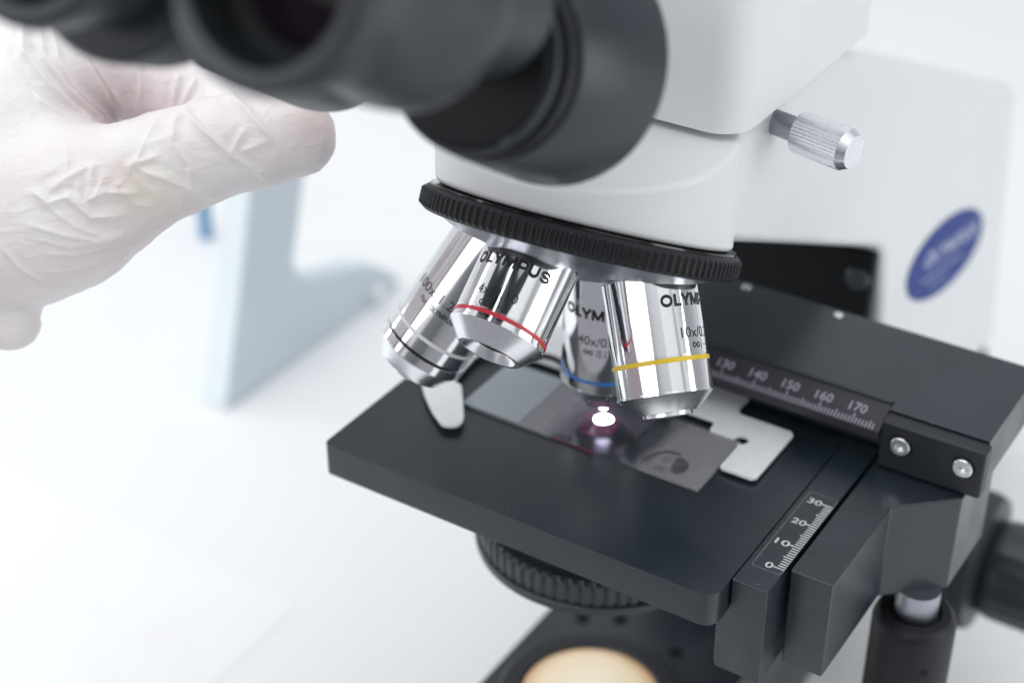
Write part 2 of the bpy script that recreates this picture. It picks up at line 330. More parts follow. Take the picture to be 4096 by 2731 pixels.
# ------------------------------------------------------------------ the microscope
mic = thing('microscope', 'white laboratory microscope with black stage, four chrome lenses and dark grey eyepieces, in the foreground', 'microscope', (37, 110, -160))
V = Vector((35.56, 21.52, 102.99)); A = Vector((0.018, -0.456, -0.890)).normalized()
t1, t2, be, ph = 0.47, 0.02, 0.43, 0.01
OD = {'40': Vector((0.015, -0.049, -0.999)), '10': Vector((0.429, -0.411, -0.804)), '4': Vector((0.018, -0.783, -0.622)), '100': Vector((-0.396, -0.420, -0.817))}
for k in OD: OD[k].normalize()

# arm: a leaning C shape, seen on its right flank
arm = [(-2, 75.2), (27.5, 60.9), (140, 6.5), (144.5, 0), (152, -30), (150, -75), (150, -111.2), (296, -111.2), (297, -108), (270, 11), (264, 18), (88, 93.4), (84, 95.4), (-2, 95.4)]
armr = round_poly(arm, [0, 0, 6, 6, 10, 10, 0, 0, 0, 5, 5, 10, 10, 0], 5)
# underside follows the tilt of the nosepiece
mb = MB(); mb.loops([(8, y, z) for y, z in armr], [(70, y, z) for y, z in armr])
mb.build('arm', 'white', mic, bevel=3.5, segs=4)
# dark front panel of the column, under the overhang
MB().box(6, 68.5, 138, 143, -110, 4).build('front_panel', 'pit', mic, bevel=1)
MB().lathe([(4.2, 0), (4.2, 1.6), (3.4, 2.4), (0, 2.4)], (64.0, 138, -5), (0, -1, 0), 32).build('screw_or_spot_disc', 'grey', mic)  # disc added for a soft bright spot at the panel's corner
# nosepiece housing: round shroud cut along the tilt of the ring
ax1 = (Vector((1, 0, 0)) - A * A.x).normalized(); ax2 = A.cross(ax1)
Ct = V + A * 37.0
bot = [Ct + (ax1 * math.cos(2 * PI * i / 96) + ax2 * math.sin(2 * PI * i / 96)) * 39.2 for i in range(96)]
topl = [Vector((p.x, p.y, 95.6)) for p in bot]
MB().loops(bot, topl).build('nosepiece_housing', 'white', mic, bevel=1.6, segs=4)
# base and lamp
bp_ = rect(1.5, 72, -62, 290, r=6)
MB().poly(bp_, (), -160, -111).build('base', 'black', mic, bevel=2.0)
lampo = MB().lathe([(30, -111.2), (30, -107.5), (28.5, -106), (23.2, -106), (22.0, -107.5), (22.0, -109)], (36.8, 15.3, 0), (0, 0, 1), 96, closed=True).build('lamp_collar', 'blackside', mic)
MB().lathe([(22, -108.5), (22, -106.5), (20, -105.4), (15, -104.3), (8, -103.6), (0, -103.3)], (36.8, 15.3, 0), (0, 0, 1), 72).build('lamp_lens', 'lamp', lampo)
for (hx, hy) in ((13.5, 50), (24.5, 56.5), (48, 52), (60, 40), (64, 14), (61, -6)):
    MB().lathe([(2.4, -111.1), (2.4, -110.6), (1.4, -110.5), (0, -110.9)], (hx, hy, 0), (0, 0, 1), 20).build('screw_or_spot_disc', 'pit', mic)

# condenser under the stage
def knurl(n, depth, t0, t1_, sharp=.55):
    def f(r, t, a):
        if t < t0 or t > t1_ or r < 5: return r
        q = (a * n / (2 * PI)) % 1.0
        return r - (depth * min(1, max(0, math.sin(PI * min(1, q / sharp)))) if q < sharp else 0)
    return f
cond = MB().lathe([(30, -14), (30, -22), (33, -23), (33, -29.2), (35.4, -29.8), (36.6, -31), (36.6, -37.6), (36.5, -37.8)], (38, 16, 0), (0, 0, 1), 400, rf=knurl(66, .7, -37.7, -31.0)).build('condenser', 'grey', mic)
MB().lathe([(36.9, -37.8), (37.2, -38.2), (37.0, -40.6), (34.5, -42.2), (26, -43.5), (24, -47), (15, -47.5), (0, -47.5)], (38, 16, 0), (0, 0, 1), 128).build('iris_ring', 'grey', cond)
vv, ff = [], []
mbt = MB()
for i in range(26):
    a = math.radians(206 + i * 1.35); hgt = 1.5 if i % 5 == 0 else .9
    mbt.add([(38 + 37.22 * math.cos(a + d), 16 + 37.22 * math.sin(a + d), z) for d, z in ((-.004, -38.6), (.004, -38.6), (.004, -38.6 - hgt), (-.004, -38.6 - hgt))], [(0, 1, 2, 3)])
mbt.build('scale_marks', 'inkv', cond, smooth=False)

# nosepiece: knurled ring, glossy disc, cone that carries the lenses
RR = 42.3; NT = 118; T0 = 37.9; HH = 6.3
def ringr(r, t, a):
    q = (a * NT / (2 * PI)) % 1.0
    g = .15 + .85 * (math.sin(PI * q / .80) ** .6 if q < .80 else 0)
    cham = RR - 1.7 + (t - T0) * 1.25 if t < T0 + 1.4 else (RR if t < T0 + 5.2 else RR - .25 - (t - T0 - 5.2) * 1.3)
    if r < RR - 3: return r
    return min(RR - g + .15, cham)
prof = [(37.5, T0)] + [(RR, T0 + s) for s in (.02, .3, .6, .9, 1.15, 1.4, 1.8, 3.4, 5.0, 5.4, 5.8, HH)] + [(37.8, HH + T0)]
nose = MB().lathe([(0, 43.0), (36, 43.0), (38.8, 41.5), (38.8, 38.5), (30, 37.2)], V, A, 128).build('nosepiece', 'satin', mic)
MB().lathe(prof, V, A, NT * 12, rf=ringr, closed=True).build('knurled_ring', 'rubber', nose, angle=50)
MB().lathe([(30, 37.05), (40.3, 37.3), (40.4, 37.8), (38, 38.3)], V, A, 128).build('chrome_disc', 'gloss', nose)
MB().lathe([(39.5, 42.5), (39.2, 43.6), (37.6, 44.4), (33.5, 46.5), (31.5, 47.4), (20, 50.2), (9, 52.6), (5, 53.3), (0, 53.5)], V, A, 128).build('lens_carrier', 'satin', nose)
# small index clip between lenses
pc = V + A * 51.5
clip_c = Vector((45.5, 10.5, 50.5))

RB = 12.17
def frame_of(d):
    x = (Vector((1, 0, 0)) - d * d.x).normalized(); return x, d.cross(x)
def wrap(mb, d, words, r):
    """words: (text, axial position of the centre line, start angle deg, end angle deg, height, bold)"""
    x, y = frame_of(d)
    for txt, dc, a0, a1, h, bold in words:
        if txt == 'INF':
            W = abs(a1 - a0) * PI / 180 * r; v, f = [], []; N = 40; wd = .16
            P = [(W * .5 * math.sin(t) + W * .5, h * .5 * math.sin(2 * t) * .9) for t in [2 * PI * i / N for i in range(N)]]
            for i in range(N):
                p, q = Vector(P[i - 1]), Vector(P[(i + 1) % N]); n = Vector((-(q - p).y, (q - p).x)).normalized() * wd
                v += [(P[i][0] + n.x, P[i][1] + n.y + h / 2), (P[i][0] - n.x, P[i][1] - n.y + h / 2)]
                f.append((2 * i, 2 * i + 1, (2 * i + 3) % (2 * N), (2 * i + 2) % (2 * N)))
        elif txt == 'OLYMPUS':
            v, f = heavy_word(abs(a1 - a0) * PI / 180 * r, h)
        else:
            W = abs(a1 - a0) * PI / 180 * r; v, f = text_mesh(txt, bold, W, h)
        out = []
        for (u, q) in v:
            a = math.radians(a0 - u / r * 180 / PI)
            out.append(V + d * (dc + h / 2 - q) + (x * math.cos(a) + y * math.sin(a)) * (r + .05))
        mb.add(out, f)
def objective(key, prof, ring, rmat, words, label, tip=None):
    d = OD[key]
    b = MB().lathe(prof, V, d, 128).build('objective_lens', 'chrome', mic, angle=25); b['label'] = label
    mb = MB().lathe([(RB + .02, ring[0]), (RB + .22, ring[0] + .12), (RB + .22, ring[1] - .12), (RB + .02, ring[1])], V, d, 128, closed=True)
    mb.build('colour_ring', rmat, b)
    wmb = MB(); wrap(wmb, d, words, RB); wmb.build('lettering', 'ink', b, smooth=False)
    return b
OLY = lambda dc, c, span=101.: ('OLYMPUS', dc, c + span / 2, c - span / 2, 3.1, .035)
top_ = [(6, 50.5), (10.5, 52.9), (11.9, 53.0), (RB, 53.35)]
o4 = objective('4', top_ + [(RB, 72.9), (RB - .1, 73.0), (RB - .1, 73.12), (RB, 73.2), (RB, 75.3), (12.45, 75.45), (12.45, 75.9), (12.3, 76.0)],
    (73.3, 74.4), 'red', [OLY(60.2, 83), ('4x/0.10', 68.5, 109, 57, 2.5, .0), ('INF', 71.85, 98, 86, 1.3, 0), ('/', 71.85, 83, 80, 2.2, 0), ('–', 71.85, 76, 67, .22, 0)],
    'polished chrome lens barrel with a red ring')
MB().lathe([(12.3, 76.0), (12.15, 76.15), (8.4, 80.2), (8.1, 80.4), (7.0, 80.4), (6.9, 80.3), (5.5, 78.0)], V, OD['4'], 128, closed=True).build('nose_cone', 'cone', o4, angle=25)
MB().lathe([(5.9, 77.8), (5.4, 77.6), (0, 76.9)], V, OD['4'], 48).build('front_lens', 'lens', o4)
o10 = objective('10', top_ + [(RB, 73.4), (RB - .1, 73.5), (RB - .1, 73.6), (RB, 73.7), (RB, 82.1), (12.35, 82.2), (12.35, 82.6)],
    (73.8, 75.0), 'yellow', [OLY(59.9, 6), ('10x/0.25', 68.1, 36.5, -24, 2.6, .0), ('INF', 71.3, 21, 10, 1.3, 0), ('/', 71.3, 7, 4, 2.2, 0), ('–', 71.3, 1, -8, .22, 0)],
    'polished chrome lens barrel with a yellow ring')
MB().lathe([(12.35, 82.6), (12.0, 82.75), (7.9, 86.9), (6.3, 87.0), (6.3, 87.9), (5.9, 88.2), (4, 88.0)], V, OD['10'], 128, closed=True).build('nose_cone', 'cone', o10, angle=25)
MB().lathe([(4.2, 87.9), (3.6, 87.5), (0, 87.2)], V, OD['10'], 48).build('front_lens', 'lens', o10)
o40 = objective('40', top_ + [(RB, 84.2), (RB, 88.3), (12.3, 88.4)],
    (84.4, 85.4), 'blue', [OLY(63.9, 72), ('40x/0.65', 71.9, 99, 40, 2.7, .0), ('INF', 75.5, 90, 78, 1.3, 0), ('/0.17', 75.5, 74, 54, 2.2, 0)],
    'chrome lens barrel with a blue ring, pointing straight down at the slide')
MB().lathe([(12.3, 88.4), (12.2, 88.9), (7.6, 95.2), (5.0, 96.0), (3.0, 96.2)], V, OD['40'], 96, closed=True).build('nose_cone', 'cone', o40, angle=25)
MB().lathe([(3.9, 95.7), (3.7, 96.1), (2.0, 99.1), (0, 99.1)], V, OD['40'], 64).build('front_tip', 'chrome', o40, angle=25)
o100 = objective('100', top_ + [(RB, 84.0), (RB, 88.9), (11.6, 89.1), (11.6, 89.6), (12.3, 89.8), (12.3, 92.3)],
    (84.2, 85.2), 'whitering', [('100x/1.25', 73.0, 129, 53, 2.8, .0), ('Plan', 76.4, 108, 97, 1.5, 0), ('OLYMPUS', 76.6, 89, 52, 1.5, .02)],
    'chrome lens barrel with a white ring and a black groove, leaning left')
MB().lathe([(12.3, 92.3), (12.0, 93.0), (9.8, 96.4), (9.5, 97.4), (6.0, 98.0), (3.5, 98.3), (3.3, 100.3), (0, 100.3)], V, OD['100'], 128).build('nose_cone', 'cone', o100, angle=25)
MB().lathe([(11.7, 89.05), (11.7, 89.65)], V, OD['100'], 96, closed=True).build('groove', 'pit', o100)

# stage -------------------------------------------------------------------------------------------
stg = MB().poly(rect(-22, 99.3, -36, 47, rs=(2.0, 4.0, 1, 1)), [circle(37.7, 15.6, 13.5)], -9.9, 0).build('stage', 'black', mic, bevel=.8, segs=3)
MB().lathe([(14.4, -9.6), (14.4, -1.2), (9.0, -.6), (4.0, -.2)], (37.7, 15.6, 0), (0, 0, 1), 64).build('condenser_top', 'pit', cond)
MB().lathe([(2.8, -.12), (0, -.10)], (37.7, 16.2, 0), (0, 0, 1), 48).build('condenser_lens', 'beam', cond)
# guide bars on the right of the stage
g2 = [(99.7, .46), (109.5, .46), (109.5, -30), (97.0, -30), (96.4, -28), (96.4, -15.5), (99.0, -8.5), (99.7, -7)]
bar = MB().loops([(x, -27.2, z) for x, z in g2], [(x, 62, z) for x, z in g2]).build('guide_bar', 'black', mic, bevel=.35)
s = MB()
for i in range(31):
    y = -17.3 + i; L = 3.0 if i % 10 == 0 else (2.55 if i % 5 == 0 else 2.05)
    s.add([(109.3 - L, y - .20, .475), (109.3, y - .20, .475), (109.3, y + .22, .475), (109.3 - L, y + .22, .475)], [(0, 1, 2, 3)])
for tx, y in (('0', -17.3), ('10', -7.3), ('20', 2.7), ('30', 12.7)):
    wdt = 2.0 if tx == '0' else 3.9
    v, f = text_mesh(tx, .012, wdt, 2.3)
    s.add([(106.2 - wdt + a, y - 1.15 + b, .475) for a, b in v], f)
s.build('scale_marks', 'inkw', bar, smooth=False)
rp_ = rect(101.2, 109.4, -19.6, 16.4, r=1.0)
o_ = MB(); n_ = len(rp_); inn = rect(101.42, 109.18, -19.38, 16.18, r=.8)
o_.add([(x, y, .468) for x, y in rp_] + [(x, y, .468) for x, y in inn], [(i, (i + 1) % n_, n_ + (i + 1) % n_, n_ + i) for i in range(n_)]); o_.build('scale_outline', 'inkgrey', bar, smooth=False)
g3 = [(110.6, -16.2), (122.0, -16.2), (122.1, 21.3), (136.6, 35.0), (136.8, 62), (110.6, 62)]
MB().poly(g3, (), -30.2, .46).build('side_block', 'block', mic, bevel=.55)
MB().add([(110.62, -7.6, .475), (113.9, -7.75, .475), (113.9, -7.4, .475), (110.62, -7.25, .475)], [(0, 1, 2, 3)]).build('index_mark', 'ink', mic, smooth=False)
# rear carriage: plate, bracket, x scale
car = MB().poly([(17, 45), (111.4, 45), (111.4, 41), (139.6, 41), (139.6, 81.5), (17, 81.5)], (), 1.0, 16.6).build('slide_carriage', 'black', mic, bevel=.6)
MB().box(111.6, 140.6, 36.0, 41.2, .9, 15.9).build('bracket', 'blackside', car, bevel=.9, segs=3)
for x, z in ((117.7, 9.9), (135.1, 9.7)):
    sc = MB().lathe([(2.75, -.8), (2.75, .9), (2.45, 1.15), (1.45, 1.15), (1.3, .1), (0, .1)], (x, 36, z), (0, -1, 0), 40).build('screw_or_spot_disc', 'alu', car)
    MB().lathe([(3.3, .02), (3.3, .05), (2.7, .06)], (x, 36, z), (0, -1, 0), 40, closed=True).build('recess', 'pit', sc)
for x, y in ((51, 78), (80.7, 77.8)):
    MB().lathe([(1.5, 16.4), (1.5, 17.0), (1.2, 17.3), (0, 17.3)], (x, y, 0), (0, 0, 1), 24).build('screw_or_spot_disc', 'alu', car)
# slanting x scale
xa, xb = 17.0, 111.2; ya, za, yb, zb = 36.0, 11.6, 44.5, 16.2
MB().add([(x, y, z) for x in (xa, xb) for y, z in ((ya, za), (yb, zb), (yb, zb - 2), (ya, za - 2.6))], [(0, 1, 2, 3), (7, 6, 5, 4), (0, 4, 5, 1), (1, 5, 6, 2), (2, 6, 7, 3), (3, 7, 4, 0)]).build('long_scale', 'scale', car, bevel=.2)
MB().box(17, 111.2, 43.9, 44.95, 15.0, 16.75).build('scale_lip', 'grey', car, bevel=.2)
ud = Vector((0, yb - ya, zb - za)).normalized(); nd = Vector((0, -ud.z, ud.y))
s = MB()
def xs(x, u): return Vector((x, ya, za)) + ud * u + nd * .06
for i in range(-56, 7):
    x = 103.0 + i; L = 3.3 if i % 10 == 0 else (2.7 if i % 5 == 0 else 2.1)
    s.add([xs(x - .2, .3), xs(x + .2, .3), xs(x + .2, L), xs(x - .2, L)], [(0, 1, 2, 3)])
for k, tx in enumerate(('120', '130', '140', '150', '160', '170')):
    v, f = text_mesh(tx, .02, 5.0, 2.8)
    s.add([xs(103.0 - 50 + 10 * k - 2.4 + a, 3.9 + b) for a, b in v], f)
s.build('scale_marks', 'inkv', car, smooth=False)
# slide holder plate and sprung finger
hp = [(2, 29.5), (66.0, 29.8), (66.6, 25.3), (73.6, 25.3)] + [(76.2 + 2.2 * math.cos(a), 25.4 + 2.2 * math.sin(a)) for a in (PI * 1.0, PI * .75, PI * .5, PI * .25, 0, -PI * .25, -PI * .5)] + \
     [(76.7, 21.4), (76.7, 11.6), (77.6, 11.0), (86.3, 11.0), (87.4, 12.3), (87.4, 35.2), (86.2, 36.6), (70.4, 36.6), (69.0, 38.5), (69.0, 50), (2, 50)]
hp = [(x, y) for x, y in hp]
MB().poly(hp, (), 1.05, 2.2).build('slide_holder', 'steel', car, bevel=.2, segs=2)
fg = round_poly([(-16.6, 3.0), (-10.5, -3.7), (-3.5, -9.8), (3.2, -14.2), (6.6, -12.4), (6.9, -9.7), (5.7, -7.2), (2.2, -2.4), (-3.6, 5.4), (-6.6, 6.2), (-7.3, 10), (-9, 22), (2.5, 36), (2.5, 44), (-6, 44), (-18, 20)], [1, 0, 1, 2.5, 2.5, 1, 1, 0, 1, .6, .6, 3, 0, 0, 4, 4])
MB().poly(fg, (), 1.9, 2.7).build('spring_finger', 'steel', car, bevel=.15, segs=2)
arcp = [(10.2 + 0 * i, 0, 0) for i in range(1)]
arcp = [(4 + 14 * t, 28.6 + 3.2 * math.sin(PI * t), 3.0) for t in [i / 14 for i in range(15)]]
MB().tube(arcp, .8, 8).build('holder_lever', 'rubber', car)
# stage control shaft under the side block
shaft = MB().lathe([(11.6, -150), (11.6, -41.5), (11.0, -39.5), (9.8, -38.3), (7.4, -38.0), (6.6, -39.5)], (130.2, 31, 0), (0, 0, 1), 96).build('stage_control', 'rubber', mic)
MB().lathe([(6.0, -41), (6.0, -29.8)], (130.2, 31, 0), (0, 0, 1), 48).build('spindle', 'satin', shaft)
MB().lathe([(1.1, 11.3), (1.1, 11.75), (0, 11.75)], (130.2, 31, -51), Vector((.65, -.76, 0)), 20).build('grub_screw', 'pit', shaft)
# focus knobs on the flank of the column
fk = (0, 124, -89)
MB().box(14, 66, 96, 152, -109, -62).build('focus_housing', 'pit', mic, bevel=3)
coarse = MB().lathe([(15, 60), (15, 112), (22.5, 113), (23.6, 115), (23.8, 122), (22.6, 125.5), (16, 127)], fk, (1, 0, 0), 360, rf=knurl(70, .6, 115.5, 122)).build('coarse_focus_knob', 'grey', mic)
MB().lathe([(13, 126), (15.6, 127.4), (16.8, 130), (17.0, 133), (17.0, 147), (16.3, 149.5), (14, 150.5), (0, 150.5)], fk, (1, 0, 0), 288, rf=knurl(20, .35, 131, 148, .9)).build('fine_focus_knob', 'grey', coarse)

# sticker on the flank
mm = Vector((210.86, -28.82)); e1 = Vector((.97, -.24)).normalized() * 42.5; e2 = Vector((.24, .97)).normalized() * 15.6
pts = [mm + e1 * math.cos(2 * PI * i / 64) + e2 * math.sin(2 * PI * i / 64) for i in range(64)]
stk = MB().loops([(70.0, p.x, p.y) for p in pts], [(70.25, p.x, p.y) for p in pts]).build('sticker', 'sticker', mic, smooth=False)
s = MB(); td = Vector((.98, -.20)).normalized(); tu = Vector((.20, .98))
for txt, c0, wd, hg, bo in (('OLYMPUS', (215.5, -26.8), 58, 6.0, .03), ('second line', (207, -33.0), 44, 2.6, 0), ('third line', (205, -37.2), 20, 2.0, 0)):
    if txt != 'OLYMPUS':      # the small lines are too soft in the photograph to read: short strokes only
        n_ = 9 if txt == 'second line' else 5; wd1 = wd / n_ * .7
        for k in range(n_):
            c_ = Vector(c0) + td * (wd * ((k + .5) / n_ - .5))
            s.add([(70.32, *(c_ + td * a + tu * b)) for a, b in ((-wd1 / 2, -hg / 5), (wd1 / 2, -hg / 5), (wd1 / 2, hg / 5), (-wd1 / 2, hg / 5))], [(0, 1, 2, 3)])
        continue
    v, f = heavy_word(wd, hg) if txt == 'OLYMPUS' else text_mesh(txt, bo, wd, hg)
    s.add([(70.32, *(Vector(c0) + td * (a - wd / 2) + tu * (b - hg / 2))) for a, b in v], f)
s.build('lettering', 'inkblue', stk, smooth=False)

# observation head ----------------------------------------------------------------------------------
head = MB().poly(rect(-6, 74, 13, 95, rs=(6, 9, 3, 4), n=8), (), 97.6, 250).build('observation_head', 'head', mic, bevel=2.2, segs=5)
MB().lathe([(30, 92.8), (30, 97.8)], (34, 54, 0), (0, 0, 1), 64).build('dovetail', 'white', head)
kd = Vector((.978, -.19, -.02)).normalized(); k0 = Vector((77.25, 42.25, 89.44)) + Vector((0, -.2, 0))
kn = MB().lathe([(0, -20), (3.3, -20), (3.3, 1)], k0, kd, 40).build('clamp_screw', 'satin', mic)
def kr(r, t, a):
    if r < 5.5 or t < .6 or t > 15.0: return r
    q = (a * 36 / (2 * PI)) % 1.0; return r - .42 * (1 - abs(2 * q - 1))
MB().lathe([(3.3, 0), (4.6, .1), (5.6, .9), (5.6, 1.2), (5.6, 14.8), (5.4, 14.9), (4.35, 17.0), (4.3, 17.1), (0, 17.05)], k0, kd, 432, rf=kr).build('knurled_knob', 'alu', kn, angle=20)
# binocular tubes: a rotating shroud with an off-centre eyepiece
DS = Vector((0, .936, -.351)).normalized(); DE = Vector((.02, .92, -.388)).normalized()
def bino(dx):
    B = Vector((60 + dx - (9 if dx else 0), -75, 147.5 + (2.2 if dx else 0))); E = Vector((64.5 + dx, -144, 187.9))
    fl = MB().lathe([(19.4, 1.0), (19.7, .1), (20.5, 0), (21.1, .8), (26.0, 23), (26.3, 25.5), (25.0, 27)], B, DS, 128).build('binocular_tube', 'grey', mic, angle=30)
    hb = B + DS * 22; hd = Vector((-.56, .83, .02)) if not dx else Vector((.30, .95, .02)); hd.normalize()
    MB().lathe([(17.5, 0), (17.5, 10), (17.5, 92)], hb, hd, 96).build('swivel_hub', 'head', fl)
    MB().lathe([(0, -8.2), (16.2, -8.2), (17.2, -7.8), (17.6, -7.0), (17.6, -4.5), (18.3, -4.0), (19.9, -3.6), (20.1, -2.5), (19.9, 2)], B, DS, 96).build('swivel_plate', 'rubber', fl)
    MB().lathe([(17.7, -7.4), (18.9, -7.2), (19.1, -6.4), (18.9, -5.4), (17.7, -5.2)], B, DS, 96, closed=True).build('ring', 'grey', fl)
    for off, r in ((Vector((10.4, -1.5, -13.2)), 2.1), (Vector((2.5, 5.8, 13.3)), 1.5), (Vector((-12.5, -2.4, -8.6)), 1.6)):
        MB().lathe([(r, -9.6), (r, -8.6 - .4), (0, -8.8)][::-1] + [(r, -9.6), (r * .8, -10.3), (r * .45, -10.3), (r * .4, -9.6), (0, -9.6)], B + off, DS, 24).build('screw_or_spot_disc', 'satin', fl)
    ey = MB().lathe([(15.9, .7), (16.6, .15), (18.3, 0), (19.6, .9), (20.0, 3.2), (19.4, 8), (17.9, 14), (18.0, 19), (19.0, 27), (20.6, 33), (21.0, 39), (20.4, 40.6), (17.4, 41.4), (16.6, 43.0), (13.5, 44), (13.5, 66)], E, DE, 128, closed=True).build('eyepiece', 'grey', mic, angle=30)
    if dx: MB().lathe([(19, 19.5), (23.2, 20), (24.2, 21), (24.4, 23), (24.4, 33), (23.6, 35), (19, 35.5)], E, DE, 320, rf=knurl(64, .5, 21.5, 33.5)).build('dioptre_ring', 'grey', ey)
    MB().lathe([(15.95, .9), (15.5, 2.0), (14.9, 9.5), (12.0, 11.5), (11.7, 11.0)], E, DE, 96, closed=True).build('eyecup', 'pit', ey)
    MB().lathe([(11.9, 11.6), (8, 10.7), (4, 10.1), (0, 9.9)], E, DE, 64).build('eye_lens', 'lens', ey)
for dx in (0.0, -50.0): bino(dx)

# ------------------------------------------------------------------ microscope slide on the stage
sl = thing('microscope_slide', 'glass microscope slide with a stained specimen, lying flat on the black stage', 'glass slide', (38, 13, .05))
def glass_mat():
    m = bpy.data.materials.new('thin_glass'); m.use_nodes = True; n = m.node_tree; n.nodes.clear()
    o = n.nodes.new('ShaderNodeOutputMaterial'); t = n.nodes.new('ShaderNodeBsdfTransparent'); t.inputs[0].default_value = (.90, .90, .93, 1)
    g = n.nodes.new('ShaderNodeBsdfGlossy'); g.inputs['Roughness'].default_value = .09; g.inputs['Color'].default_value = (.95, .93, 1, 1)
    f = n.nodes.new('ShaderNodeLayerWeight'); f.inputs[0].default_value = .5; pw = n.nodes.new('ShaderNodeMath'); pw.operation = 'POWER'; pw.inputs[1].default_value = 5; n.links.new(f.outputs['Facing'], pw.inputs[0]); a = n.nodes.new('ShaderNodeMath'); a.operation = 'MULTIPLY_ADD'; a.inputs[1].default_value = .95; a.inputs[2].default_value = .045
    df = n.nodes.new('ShaderNodeBsdfPrincipled'); df.inputs['Base Color'].default_value = (.34, .335, .365, 1); df.inputs['Roughness'].default_value = .28
    tcg = n.nodes.new('ShaderNodeTexCoord'); vd = n.nodes.new('ShaderNodeVectorMath'); vd.operation = 'DISTANCE'; vd.inputs[1].default_value = (-.001, .002, .001)
    sx_ = n.nodes.new('ShaderNodeMapping'); sx_.inputs['Location'].default_value = (-.0055, 0, 0); sx_.inputs['Scale'].default_value = (1, .12, 0); vd.inputs[1].default_value = (0, 0, 0)
    n.links.new(tcg.outputs['Object'], sx_.inputs['Vector']); n.links.new(sx_.outputs[0], vd.inputs[0])
    nzg = n.nodes.new('ShaderNodeTexNoise'); nzg.inputs['Scale'].default_value = 130; nzg.inputs['Detail'].default_value = 4; n.links.new(tcg.outputs['Object'], nzg.inputs['Vector'])
    ad = n.nodes.new('ShaderNodeMath'); ad.operation = 'MULTIPLY_ADD'; ad.inputs[1].default_value = .008; n.links.new(nzg.outputs['Fac'], ad.inputs[0]); n.links.new(vd.outputs['Value'], ad.inputs[2])
    mrg = n.nodes.new('ShaderNodeMapRange'); mrg.inputs['From Min'].default_value = .0145; mrg.inputs['From Max'].default_value = .0215; mrg.inputs['To Min'].default_value = .03; mrg.inputs['To Max'].default_value = .68; mrg.interpolation_type = 'SMOOTHSTEP'
    n.links.new(ad.outputs[0], mrg.inputs['Value'])
    mx2 = n.nodes.new('ShaderNodeMixShader')
    mx_ = n.nodes.new('ShaderNodeMixShader'); n.links.new(pw.outputs[0], a.inputs[0]); n.links.new(a.outputs[0], mx_.inputs[0]); n.links.new(t.outputs[0], mx_.inputs[1]); n.links.new(g.outputs[0], mx_.inputs[2])
    n.links.new(mrg.outputs[0], mx2.inputs[0]); n.links.new(mx_.outputs[0], mx2.inputs[1]); n.links.new(df.outputs[0], mx2.inputs[2]); n.links.new(mx2.outputs[0], o.inputs[0]); return m
MT['glass'] = glass_mat()
MB().box(0, 76, 0, 26, .05, 1.0).build('glass', 'glass', sl, bevel=.12, segs=1)
MB().box(.2, 19, .2, 25.8, 1.02, 1.06).build('frosted_end', 'frost', sl)
MB().box(27, 51, 2, 24, 1.03, 1.2).build('cover_glass', 'glass', sl)
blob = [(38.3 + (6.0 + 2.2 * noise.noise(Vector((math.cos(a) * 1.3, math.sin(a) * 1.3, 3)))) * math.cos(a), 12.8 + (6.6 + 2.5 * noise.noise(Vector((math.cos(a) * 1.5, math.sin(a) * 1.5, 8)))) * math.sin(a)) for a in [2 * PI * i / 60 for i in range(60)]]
MB().poly(blob, [circle(37.7, 15.6, 3.6, 40)], 1.005, 1.02).build('specimen', 'stain_halo', sl, smooth=False)  # stained specimen; its pink also paints the halo round the light spot
MB().poly(round_poly([(56.5, 3.2), (57.6, 8.0), (60.5, 11.6), (65.0, 12.2), (64.8, 11.0), (61.0, 10.4), (59.0, 7.0), (58.4, 3.0)], 1.2), (), 1.01, 1.04).build('dried_drop', 'drop', sl, smooth=False)
MB().poly(round_poly([(64.4, 10.6), (67.8, 10.2), (69.6, 7.4), (69.2, 4.2), (67.4, 2.6), (65.6, 3.6)], 1.6), (), 1.01, 1.04).build('dried_drop', 'drop', sl, smooth=False)
MB().poly(round_poly([(59.4, 2.6), (60.6, 7.2), (63.8, 10.0), (64.9, 5.6), (65.4, 2.2), (62.4, 1.2)], .8), (), 1.01, 1.04).build('dried_smear', 'smear', sl, smooth=False)
MB().poly(round_poly([(69.8, 4), (70.6, 4.6), (71.4, 15), (70.9, 15.2)], .4), (), 1.01, 1.04).build('mark', 'smear', sl, smooth=False)
MB().box(30, 44, -.05, .02, .2, .8).build('painted_edge_glow', 'edgeglow', sl)  # strip painted for the light glowing through the slide's front edge

